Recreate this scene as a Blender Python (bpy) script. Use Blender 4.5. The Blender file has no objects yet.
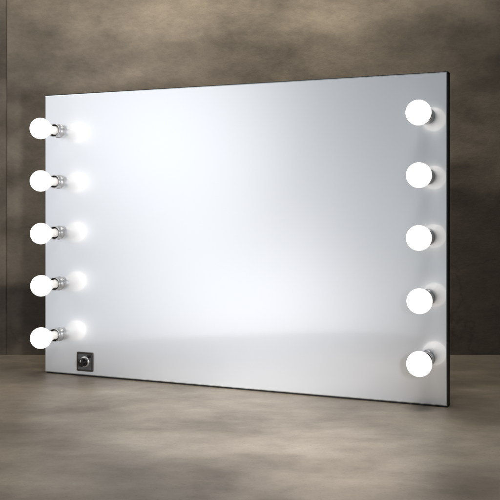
import bpy, bmesh, math, random
from mathutils import Vector, Matrix
S = bpy.context.scene
C = bpy.context.collection
R = math.radians

# ---------------------------------------------------------------- camera
cd = bpy.data.cameras.new("camera"); cam = bpy.data.objects.new("camera", cd); C.objects.link(cam)
cam.location = (0, 0, 0.4736); cam.rotation_euler = (R(90), 0, 0)
cd.sensor_width = 36; cd.lens = 64.8; cd.shift_y = -0.082
cd.clip_start = 0.05; cd.clip_end = 100
S.camera = cam
S.render.resolution_x = 1024; S.render.resolution_y = 1024
S.view_settings.view_transform = 'Standard'; S.view_settings.look = 'None'
S.view_settings.exposure = 0; S.view_settings.gamma = 1

# ---------------------------------------------------------------- world and lamps (studio)
w = bpy.data.worlds.new("World"); S.world = w; w.use_nodes = True
wn = w.node_tree; bg = wn.nodes['Background']
# world gradient added for the mirror's bright band: bright front left, dim grey beyond
tc = wn.nodes.new('ShaderNodeTexCoord')
dt = wn.nodes.new('ShaderNodeVectorMath'); dt.operation = 'DOT_PRODUCT'
AZ = R(42)
dt.inputs[1].default_value = (-math.cos(AZ), math.sin(AZ), -0.5)
wn.links.new(tc.outputs['Generated'], dt.inputs[0])
mr = wn.nodes.new('ShaderNodeMapRange'); mr.inputs[1].default_value = -1; mr.inputs[2].default_value = 1
wn.links.new(dt.outputs['Value'], mr.inputs[0])
rp = wn.nodes.new('ShaderNodeValToRGB'); rp.color_ramp.interpolation = 'EASE'
st = [(-.40, .02), (-.15, .20), (.10, 1.45), (.17, 1.45), (.32, .70), (.62, .07)]
while len(rp.color_ramp.elements) < len(st): rp.color_ramp.elements.new(.5)
for k, (t, v) in enumerate(st):
    e = rp.color_ramp.elements[k]; e.position = (t + 1) / 2
    cool = max(0, 1 - v)
    e.color = (v * (1 - .22 * cool), v * (1 - .09 * cool), v * 1.02, 1)
wn.links.new(mr.outputs[0], rp.inputs[0]); wn.links.new(rp.outputs[0], bg.inputs[0])
bg.inputs[1].default_value = 1.0

def area(name, loc, target, sx, sy, power, col=(1, 1, 1), roll=0, spread=180):
    l = bpy.data.lights.new(name, 'AREA'); l.shape = 'RECTANGLE'; l.size = sx; l.size_y = sy
    l.energy = power; l.color = col; l.spread = R(spread)
    o = bpy.data.objects.new(name, l); C.objects.link(o); o.location = loc
    d = Vector(target) - Vector(loc)
    o.rotation_euler = (d.to_track_quat('-Z', 'Y').to_matrix() @ Matrix.Rotation(R(roll), 3, 'Z')).to_euler()
    return o
# three unseen lamps added beside the camera for a slanted sheen on the mirror
area('upper_sheen_fill', (0.32, 0.70, 0.50), (-0.30, 2.48, 0.68), 0.25, 0.08, 0.55, (1, 0.97, 1.0), 63, 25)
area('middle_sheen_fill', (0.32, 0.70, 0.44), (-0.26, 2.45, 0.38), 0.25, 0.08, 0.24, (1, 0.985, 1.0), 63, 30)
area('lower_sheen_fill', (0.32, 0.70, 0.36), (-0.06, 2.36, -0.06), 0.25, 0.08, 1.65, (1, 0.98, 1.0), 63, 34)
# overhead softbox that washes the upper wall
area('overhead_softbox', (-0.10, 2.52, 1.8), (-0.10, 2.95, 0.7), 1.3, 0.2, 6.6, (1, 0.93, 0.82), 0, 110)
# front softbox for the floor
area('floor_softbox', (0.05, 1.1, 2.2), (-0.08, 1.93, 0.0), 0.7, 0.4, 4.2, (1, 0.97, 0.93), 0, 70)

# ---------------------------------------------------------------- node helpers
def mat(name):
    m = bpy.data.materials.new(name); m.use_nodes = True
    return m, m.node_tree, m.node_tree.nodes['Principled BSDF']
def noise(nt, scale, detail=6, rough=.6, vec=None, dist=0):
    n = nt.nodes.new('ShaderNodeTexNoise'); n.inputs['Scale'].default_value = scale
    n.inputs['Detail'].default_value = detail; n.inputs['Roughness'].default_value = rough
    n.inputs['Distortion'].default_value = dist
    if vec: nt.links.new(vec, n.inputs['Vector'])
    return n.outputs['Fac']
def ramp(nt, fac, stops):
    n = nt.nodes.new('ShaderNodeValToRGB'); e = n.color_ramp.elements
    while len(e) < len(stops): e.new(.5)
    for k, (p, c) in enumerate(stops):
        e[k].position = p; e[k].color = (*c, 1) if len(c) == 3 else c
    nt.links.new(fac, n.inputs[0]); return n.outputs[0]
def g(v): return (v, v, v)
def mix(nt, a, b, fac=1, mode='MULTIPLY'):
    n = nt.nodes.new('ShaderNodeMix'); n.data_type = 'RGBA'; n.blend_type = mode
    if isinstance(fac, (int, float)): n.inputs[0].default_value = fac
    else: nt.links.new(fac, n.inputs[0])
    for s, v in ((6, a), (7, b)):
        if isinstance(v, tuple): n.inputs[s].default_value = (*v, 1)
        else: nt.links.new(v, n.inputs[s])
    return n.outputs[2]
def mapping(nt, sc, loc=(0, 0, 0), rot=(0, 0, 0)):
    tc = nt.nodes.new('ShaderNodeTexCoord'); mp = nt.nodes.new('ShaderNodeMapping')
    mp.inputs['Scale'].default_value = sc; mp.inputs['Location'].default_value = loc
    mp.inputs['Rotation'].default_value = rot
    nt.links.new(tc.outputs['Object'], mp.inputs[0]); return mp.outputs[0]
def bump(nt, h, strength, dist, b):
    n = nt.nodes.new('ShaderNodeBump'); n.inputs['Strength'].default_value = strength
    n.inputs['Distance'].default_value = dist
    nt.links.new(h, n.inputs['Height']); nt.links.new(n.outputs[0], b.inputs['Normal'])

# ---------------------------------------------------------------- materials
def plaster(name, off, tint=1.0):
    m, nt, b = mat(name)
    big = noise(nt, 1.7, 7, .58, mapping(nt, (1, 1, 1.7), off), .15)
    cloud = noise(nt, 4.2, 8, .62, mapping(nt, (1, 1, 1.9), (off[0] + 2, off[1], off[2])), .2)
    fine = noise(nt, 60, 8, .75, mapping(nt, (1, 1, 1.3), off))
    c = ramp(nt, big, [(.3, (.135 * tint, .113 * tint, .088 * tint)), (.5, (.235 * tint, .2 * tint, .155 * tint)), (.7, (.43 * tint, .362 * tint, .277 * tint))])
    c = mix(nt, c, ramp(nt, cloud, [(.3, g(.5)), (.5, g(.98)), (.7, g(1.3))]), .75)
    c = mix(nt, c, ramp(nt, fine, [(.25, g(.8)), (.55, g(1)), (.8, g(1.13))]), .8)
    # hairline cracks
    v = nt.nodes.new('ShaderNodeTexVoronoi'); v.feature = 'DISTANCE_TO_EDGE'; v.inputs['Scale'].default_value = 2.1
    mp = mapping(nt, (1, 1, 1), off)
    nz = nt.nodes.new('ShaderNodeTexNoise'); nz.inputs['Scale'].default_value = 4; nz.inputs['Detail'].default_value = 6
    nt.links.new(mp, nz.inputs['Vector'])
    add = nt.nodes.new('ShaderNodeVectorMath'); add.operation = 'MULTIPLY_ADD'
    nt.links.new(nz.outputs['Color'], add.inputs[0]); add.inputs[1].default_value = (.55, .55, .55); nt.links.new(mp, add.inputs[2])
    nt.links.new(add.outputs[0], v.inputs['Vector'])
    msk = noise(nt, 1.6, 2, .5, mapping(nt, (1, 1, 1), (3.1, 0, 7.7)))
    cr = ramp(nt, v.outputs['Distance'], [(0, g(.5)), (.010, g(.85)), (.03, g(1))])
    # lower wall darker, with an uneven upper edge that rises towards the right
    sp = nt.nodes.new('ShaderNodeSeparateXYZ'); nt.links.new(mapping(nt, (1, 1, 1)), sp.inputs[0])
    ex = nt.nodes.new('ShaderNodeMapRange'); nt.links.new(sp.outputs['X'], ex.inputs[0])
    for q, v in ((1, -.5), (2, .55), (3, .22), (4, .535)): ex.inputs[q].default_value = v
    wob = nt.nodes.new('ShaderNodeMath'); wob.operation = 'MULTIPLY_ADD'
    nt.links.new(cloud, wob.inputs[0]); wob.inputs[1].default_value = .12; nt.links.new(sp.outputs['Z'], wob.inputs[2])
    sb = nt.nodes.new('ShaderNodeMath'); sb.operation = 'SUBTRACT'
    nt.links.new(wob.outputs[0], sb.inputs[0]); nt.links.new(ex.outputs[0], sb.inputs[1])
    lower_tone = ramp(nt, sb.outputs[0], [(.045, (.56, .55, .56)), (.085, (1, 1, 1))])
    c = mix(nt, c, lower_tone)
    # hairline cracks show mostly in the darker lower part
    crack_zone = ramp(nt, sb.outputs[0], [(.03, g(1)), (.08, g(.12))])
    c = mix(nt, c, mix(nt, g(1), cr, crack_zone, 'MIX'), ramp(nt, msk, [(.44, g(0)), (.56, g(.5))]))
    nt.links.new(c, b.inputs['Base Color'])
    b.inputs['Roughness'].default_value = .85
    bump(nt, mix(nt, cloud, fine, .5, 'MIX'), .5, .004, b)
    return m
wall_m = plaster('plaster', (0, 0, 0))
pier_m = plaster('pier_plaster', (4.3, 0, 2.2), .8)

m, nt, b = mat('screed'); floor_m = m
big = noise(nt, 1.9, 6, .58, mapping(nt, (1, 1.1, 1), (1.3, .4, 0)), .2)
strk = noise(nt, 4.0, 8, .62, mapping(nt, (.9, 1.3, 1), (0, 2.3, 0), (0, 0, R(3))), .2)
fine = noise(nt, 60, 8, .78, mapping(nt, (1, 1.1, 1)))
c = ramp(nt, big, [(.3, (.15, .123, .094)), (.5, (.25, .21, .162)), (.7, (.38, .33, .265))])
c = mix(nt, c, ramp(nt, strk, [(.3, g(.6)), (.5, g(.98)), (.7, g(1.32))]), .9)
pit = noise(nt, 210, 3, .6, mapping(nt, (1, 1, 1)))
c = mix(nt, c, ramp(nt, pit, [(.30, g(.62)), (.40, g(1)), (.62, g(1)), (.74, g(1.25))]), .8)
c = mix(nt, c, ramp(nt, fine, [(.25, g(.82)), (.55, g(1)), (.8, g(1.12))]), .8)
nt.links.new(c, b.inputs['Base Color'])
nt.links.new(ramp(nt, strk, [(.3, g(.56)), (.7, g(.4))]), b.inputs['Roughness'])
b.inputs['Specular IOR Level'].default_value = .42
bump(nt, mix(nt, strk, fine, .4, 'MIX'), .4, .003, b)

# silvered glass: a satin silver face with a thin clear gloss over it
m = bpy.data.materials.new('silvered_glass'); m.use_nodes = True; nt = m.node_tree
nt.nodes.remove(nt.nodes['Principled BSDF'])
out = nt.nodes['Material Output']
sat = nt.nodes.new('ShaderNodeBsdfAnisotropic'); sat.inputs['Color'].default_value = (.93, .95, .97, 1); sat.inputs['Roughness'].default_value = .3
shp = nt.nodes.new('ShaderNodeBsdfAnisotropic'); shp.inputs['Color'].default_value = (1, .97, .95, 1); shp.inputs['Roughness'].default_value = .085
dif = nt.nodes.new('ShaderNodeBsdfDiffuse'); dif.inputs['Color'].default_value = (.76, .82, .885, 1)
m1 = nt.nodes.new('ShaderNodeMixShader'); m1.inputs[0].default_value = .38
nt.links.new(sat.outputs[0], m1.inputs[1]); nt.links.new(dif.outputs[0], m1.inputs[2])
m2 = nt.nodes.new('ShaderNodeMixShader'); m2.inputs[0].default_value = .11
nt.links.new(m1.outputs[0], m2.inputs[1]); nt.links.new(shp.outputs[0], m2.inputs[2])
nt.links.new(m2.outputs[0], out.inputs[0]); glass_m = m

m, nt, b = mat('polished_edge'); edge_m = m
b.inputs['Base Color'].default_value = (.8, .86, .88, 1); b.inputs['Roughness'].default_value = .12; b.inputs['Metallic'].default_value = .6

m, nt, b = mat('black_housing'); body_m = m
nt.links.new(ramp(nt, noise(nt, 30, 5, .6, mapping(nt, (1, 1, 1))), [(.3, (.006, .006, .006)), (.7, (.014, .013, .013))]), b.inputs['Base Color'])
b.inputs['Roughness'].default_value = .55

m, nt, b = mat('brushed_nickel'); metal_m = m
nt.links.new(ramp(nt, noise(nt, 60, 4, .6, mapping(nt, (1, 6, 1))), [(.3, g(.66)), (.7, g(.78))]), b.inputs['Base Color'])
b.inputs['Metallic'].default_value = .9; b.inputs['Roughness'].default_value = .34

m, nt, b = mat('smoked_plate'); plate_m = m
nt.links.new(ramp(nt, noise(nt, 40, 4, .6, mapping(nt, (1, 1, 1))), [(.3, (.10, .10, .105)), (.7, (.17, .17, .175))]), b.inputs['Base Color'])
b.inputs['Metallic'].default_value = .6; b.inputs['Roughness'].default_value = .38

m, nt, b = mat('socket_inside'); dark_m = m
b.inputs['Base Color'].default_value = (.03, .026, .022, 1); b.inputs['Roughness'].default_value = .6
m, nt, b = mat('black_knob_plastic'); knob_m = m
b.inputs['Base Color'].default_value = (.007, .005, .006, 1); b.inputs['Roughness'].default_value = .22
m, nt, b = mat('opal_lit_glass'); bulb_m = m
b.inputs['Base Color'].default_value = (.85, .84, .82, 1); b.inputs['Roughness'].default_value = .25
b.inputs['Emission Color'].default_value = (1, .955, .91, 1); # the globe is lit through; the stem next to the cap glows less
sp = nt.nodes.new('ShaderNodeSeparateXYZ'); tcb = nt.nodes.new('ShaderNodeTexCoord')
nt.links.new(tcb.outputs['Object'], sp.inputs[0])
mb = nt.nodes.new('ShaderNodeMapRange'); mb.interpolation_type = 'SMOOTHSTEP'
nt.links.new(sp.outputs['Y'], mb.inputs[0])
for q, v in ((1, -.045), (2, -.106), (3, .4), (4, 1.9)): mb.inputs[q].default_value = v
nt.links.new(mb.outputs[0], b.inputs['Emission Strength'])
m, nt, b = mat('white_mark'); mark_m = m
b.inputs['Base Color'].default_value = (.7, .7, .7, 1); b.inputs['Roughness'].default_value = .4

# ---------------------------------------------------------------- mesh helpers
def obj(name, bm, ms, parent=None, smooth=False, label=None):
    bmesh.ops.recalc_face_normals(bm, faces=bm.faces)
    me = bpy.data.meshes.new(name); bm.to_mesh(me); bm.free()
    for q in (ms if isinstance(ms, (list, tuple)) else [ms]): me.materials.append(q)
    if smooth:
        for p in me.polygons: p.use_smooth = True
    o = bpy.data.objects.new(name, me); C.objects.link(o)
    if parent: o.parent = parent
    if label: o['label'] = label
    return o
def box(x0, x1, y0, y1, z0, z1, bev=0, seg=2, bm=None):
    t = bmesh.new(); bmesh.ops.create_cube(t, size=1)
    for v in t.verts:
        v.co = Vector(((x0 + x1) / 2 + v.co.x * (x1 - x0), (y0 + y1) / 2 + v.co.y * (y1 - y0), (z0 + z1) / 2 + v.co.z * (z1 - z0)))
    if bev: bmesh.ops.bevel(t, geom=t.edges[:], offset=bev, segments=seg, profile=.5, affect='EDGES')
    if bm is None: return t
    me = bpy.data.meshes.new('tmp'); t.to_mesh(me); t.free(); bm.from_mesh(me); bpy.data.meshes.remove(me)
    return bm
def lathe(prof, n=48, bm=None, mi=0):
    """profile of (distance in front of the mirror, radius), turned about local -Y"""
    bm = bm or bmesh.new(); rings = []
    for d, r in prof:
        if r < 1e-6: rings.append([bm.verts.new((0, -d, 0))])
        else: rings.append([bm.verts.new((r * math.cos(2 * math.pi * k / n), -d, r * math.sin(2 * math.pi * k / n))) for k in range(n)])
    for a, c in zip(rings, rings[1:]):
        for k in range(n):
            j = (k + 1) % n
            if len(a) == 1 and len(c) == 1: continue
            if len(a) == 1: f = bm.faces.new((a[0], c[k], c[j]))
            elif len(c) == 1: f = bm.faces.new((a[k], a[j], c[0]))
            else: f = bm.faces.new((a[k], a[j], c[j], c[k]))
            f.material_index = mi
    return bm

# ---------------------------------------------------------------- the setting
def grid(x0, x1, z0, z1, f, nx=2, nz=2):
    bm = bmesh.new(); V = [[bm.verts.new(f(x0 + (x1 - x0) * i / nx, z0 + (z1 - z0) * j / nz)) for i in range(nx + 1)] for j in range(nz + 1)]
    for j in range(nz):
        for i in range(nx): bm.faces.new((V[j][i], V[j][i + 1], V[j + 1][i + 1], V[j + 1][i]))
    return bm
bm = bmesh.new()
FP = [(3.0, 3.0), (-1.0, 3.0), (-1.0, 2.25), (-0.97, 2.08), (-0.90, 1.90), (-0.66, 1.42), (-0.54, 1.28), (-0.38, 1.20), (3.0, 1.2)]
bm.faces.new([bm.verts.new((x, y, 0)) for x, y in FP])
ex = bmesh.ops.extrude_face_region(bm, geom=bm.faces[:])
for v in ex['geom']:
    if isinstance(v, bmesh.types.BMVert): v.co.z = -.03
fl = obj('floor', bm, floor_m); fl['kind'] = 'structure'
WY = 2.92
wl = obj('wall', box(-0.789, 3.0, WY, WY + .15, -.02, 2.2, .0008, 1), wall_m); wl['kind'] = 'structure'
pr = obj('wall_pier', box(-1.6, -0.7897, WY - .0012, WY + .14, -.018, 2.19, .0008, 1), pier_m); pr['kind'] = 'structure'

# ---------------------------------------------------------------- the mirror
PL, PR = Vector((-.592, 2.599)), Vector((.469, 2.143))
W = (PR - PL).length; H = .8
th = math.atan2(PR.y - PL.y, PR.x - PL.x)
root = bpy.data.objects.new('vanity_mirror', None); C.objects.link(root)
mid = (PL + PR) / 2; root.location = (mid.x, mid.y, 0); root.rotation_euler = (0, 0, th)
root.empty_display_size = .1
root['label'] = 'wide makeup mirror with lit round bulbs down both sides, standing on concrete floor'
root['category'] = 'mirror'
h = W / 2
obj('housing', box(-h + .002, h + .0008, .0046, .036, 0, H + .0028, .0008, 1), body_m, root)
# pane: flat face with a narrow polished arris
bm = bmesh.new()
z0, z1, e = .0045, H, .0022
O = [(-h, z0), (h, z0), (h, z1), (-h, z1)]; I = [(-h + e, z0 + e), (h - e, z0 + e), (h - e, z1 - e), (-h + e, z1 - e)]
vi = [bm.verts.new((x, 0, z)) for x, z in I]; vo = [bm.verts.new((x, .0014, z)) for x, z in O]; vb = [bm.verts.new((x, .0044, z)) for x, z in O]
bm.faces.new(vi).material_index = 0
for k in range(4):
    j = (k + 1) % 4
    bm.faces.new((vi[k], vi[j], vo[j], vo[k])).material_index = 1
    bm.faces.new((vo[k], vo[j], vb[j], vb[k])).material_index = 1
bm.faces.new(vb).material_index = 1
obj('mirror_pane', bm, [glass_m, edge_m], root)

def socket_mesh():
    bm = lathe([(-.0, .0), (0, .0200), (.0022, .0200), (.0036, .0192), (.005, .0182), (.020, .0182), (.0215, .0190), (.0235, .0190), (.0242, .0184), (.0238, .0172)], mi=0)
    lathe([(.0238, .0172), (.010, .0165), (.010, 0)], bm=bm, mi=1)
    return bm
def bulb_mesh():
    D, r = .085, .0295
    prof = [(.012, 0), (.012, .0112), (.027, .0113), (.034, .0120), (.043, .0140), (.052, .0175)]
    p0 = math.asin(.0205 / r)
    for k in range(0, 29):
        a = p0 + (math.pi - p0) * k / 28
        prof.append((D - r * math.cos(a), max(r * math.sin(a), 0) if k < 28 else 0))
    return lathe(prof)
def screw_mesh():
    return lathe([(.0125, .0), (.0125, .0132)] + [(.0128 + .0016 * k, .0132 if k % 2 else .0140) for k in range(4)] + [(.0195, .0132), (.0195, .0116)])

first = None
rng = random.Random(4)
for sx in (-1, 1):
    for k in range(5):
        z = .697 - .1455 * k; x = sx * (h - .048)
        if first is None:
            s = obj('bulb_socket', socket_mesh(), [metal_m, dark_m], root, True)
            bl = obj('light_bulb', bulb_mesh(), bulb_m, s, True)
            sc = obj('screw_cap', screw_mesh(), metal_m, s, True)
            first = (s, [bl, sc])
        else:
            s = first[0].copy(); C.objects.link(s); s.parent = root
            for q in first[1]:
                c = q.copy(); C.objects.link(c); c.parent = s
        s.location = (x, -.0002, z)
        top = (k - 2) * .011
        s.rotation_euler = (rng.uniform(-.012, .012), rng.uniform(0, 6.28), top * .6)

# dimmer switch set in the lower left corner
px, pz, q = -h + .1377, .042, .027
def rrect(hw, r, n=6):
    P = []
    for cx, cz, a0 in ((1, 1, 0), (-1, 1, 90), (-1, -1, 180), (1, -1, 270)):
        for k in range(n + 1):
            a = R(a0 + 90 * k / n); P.append((cx * (hw - r) + r * math.cos(a), cz * (hw - r) + r * math.sin(a)))
    return P
bm = bmesh.new(); prev = None
for hw, y, mi in ((.027, -.0001, 0), (.027, -.003, 0), (.0262, -.0042, 0), (.0222, -.0042, 0), (.0216, -.0030, 1)):
    ring = [bm.verts.new((a, y, c)) for a, c in rrect(hw, .0042 if hw > .025 else .003)]
    if prev:
        for k in range(len(ring)):
            j = (k + 1) % len(ring); bm.faces.new((prev[k], prev[j], ring[j], ring[k])).material_index = mi
    prev = ring
bm.faces.new(prev).material_index = 1
dm = obj('dimmer_switch', bm, [dark_m, plate_m], root, label='small square smoked plate with a black dimmer knob')
dm.location = (px, 0, pz)
col = obj('collar', lathe([(.003, .0155), (.0048, .0155), (.0056, .0145), (.0056, 0)]), metal_m, dm, True)
kb = lathe([(.0056, .0118), (.008, .0122), (.010, .0108), (.022, .0102), (.0242, .0090), (.0246, 0)])
for k in range(16):
    a = 2 * math.pi * k / 16
    t = box(-.0007, .0007, -.0218, -.0095, .0098, .0112)
    bmesh.ops.rotate(t, verts=t.verts, cent=(0, 0, 0), matrix=Matrix.Rotation(a, 3, 'Y'))
    me = bpy.data.meshes.new('tmp'); t.to_mesh(me); t.free(); kb.from_mesh(me); bpy.data.meshes.remove(me)
kn = obj('knob', kb, knob_m, dm, False)
mk = obj('pointer_mark', box(-.0008, .0008, -.0250, -.0244, .002, .008), mark_m, dm)
rk = obj('rocker_button', box(.0098, .0200, -.0052, -.0028, .0118, .0200, .0008, 2), knob_m, dm)
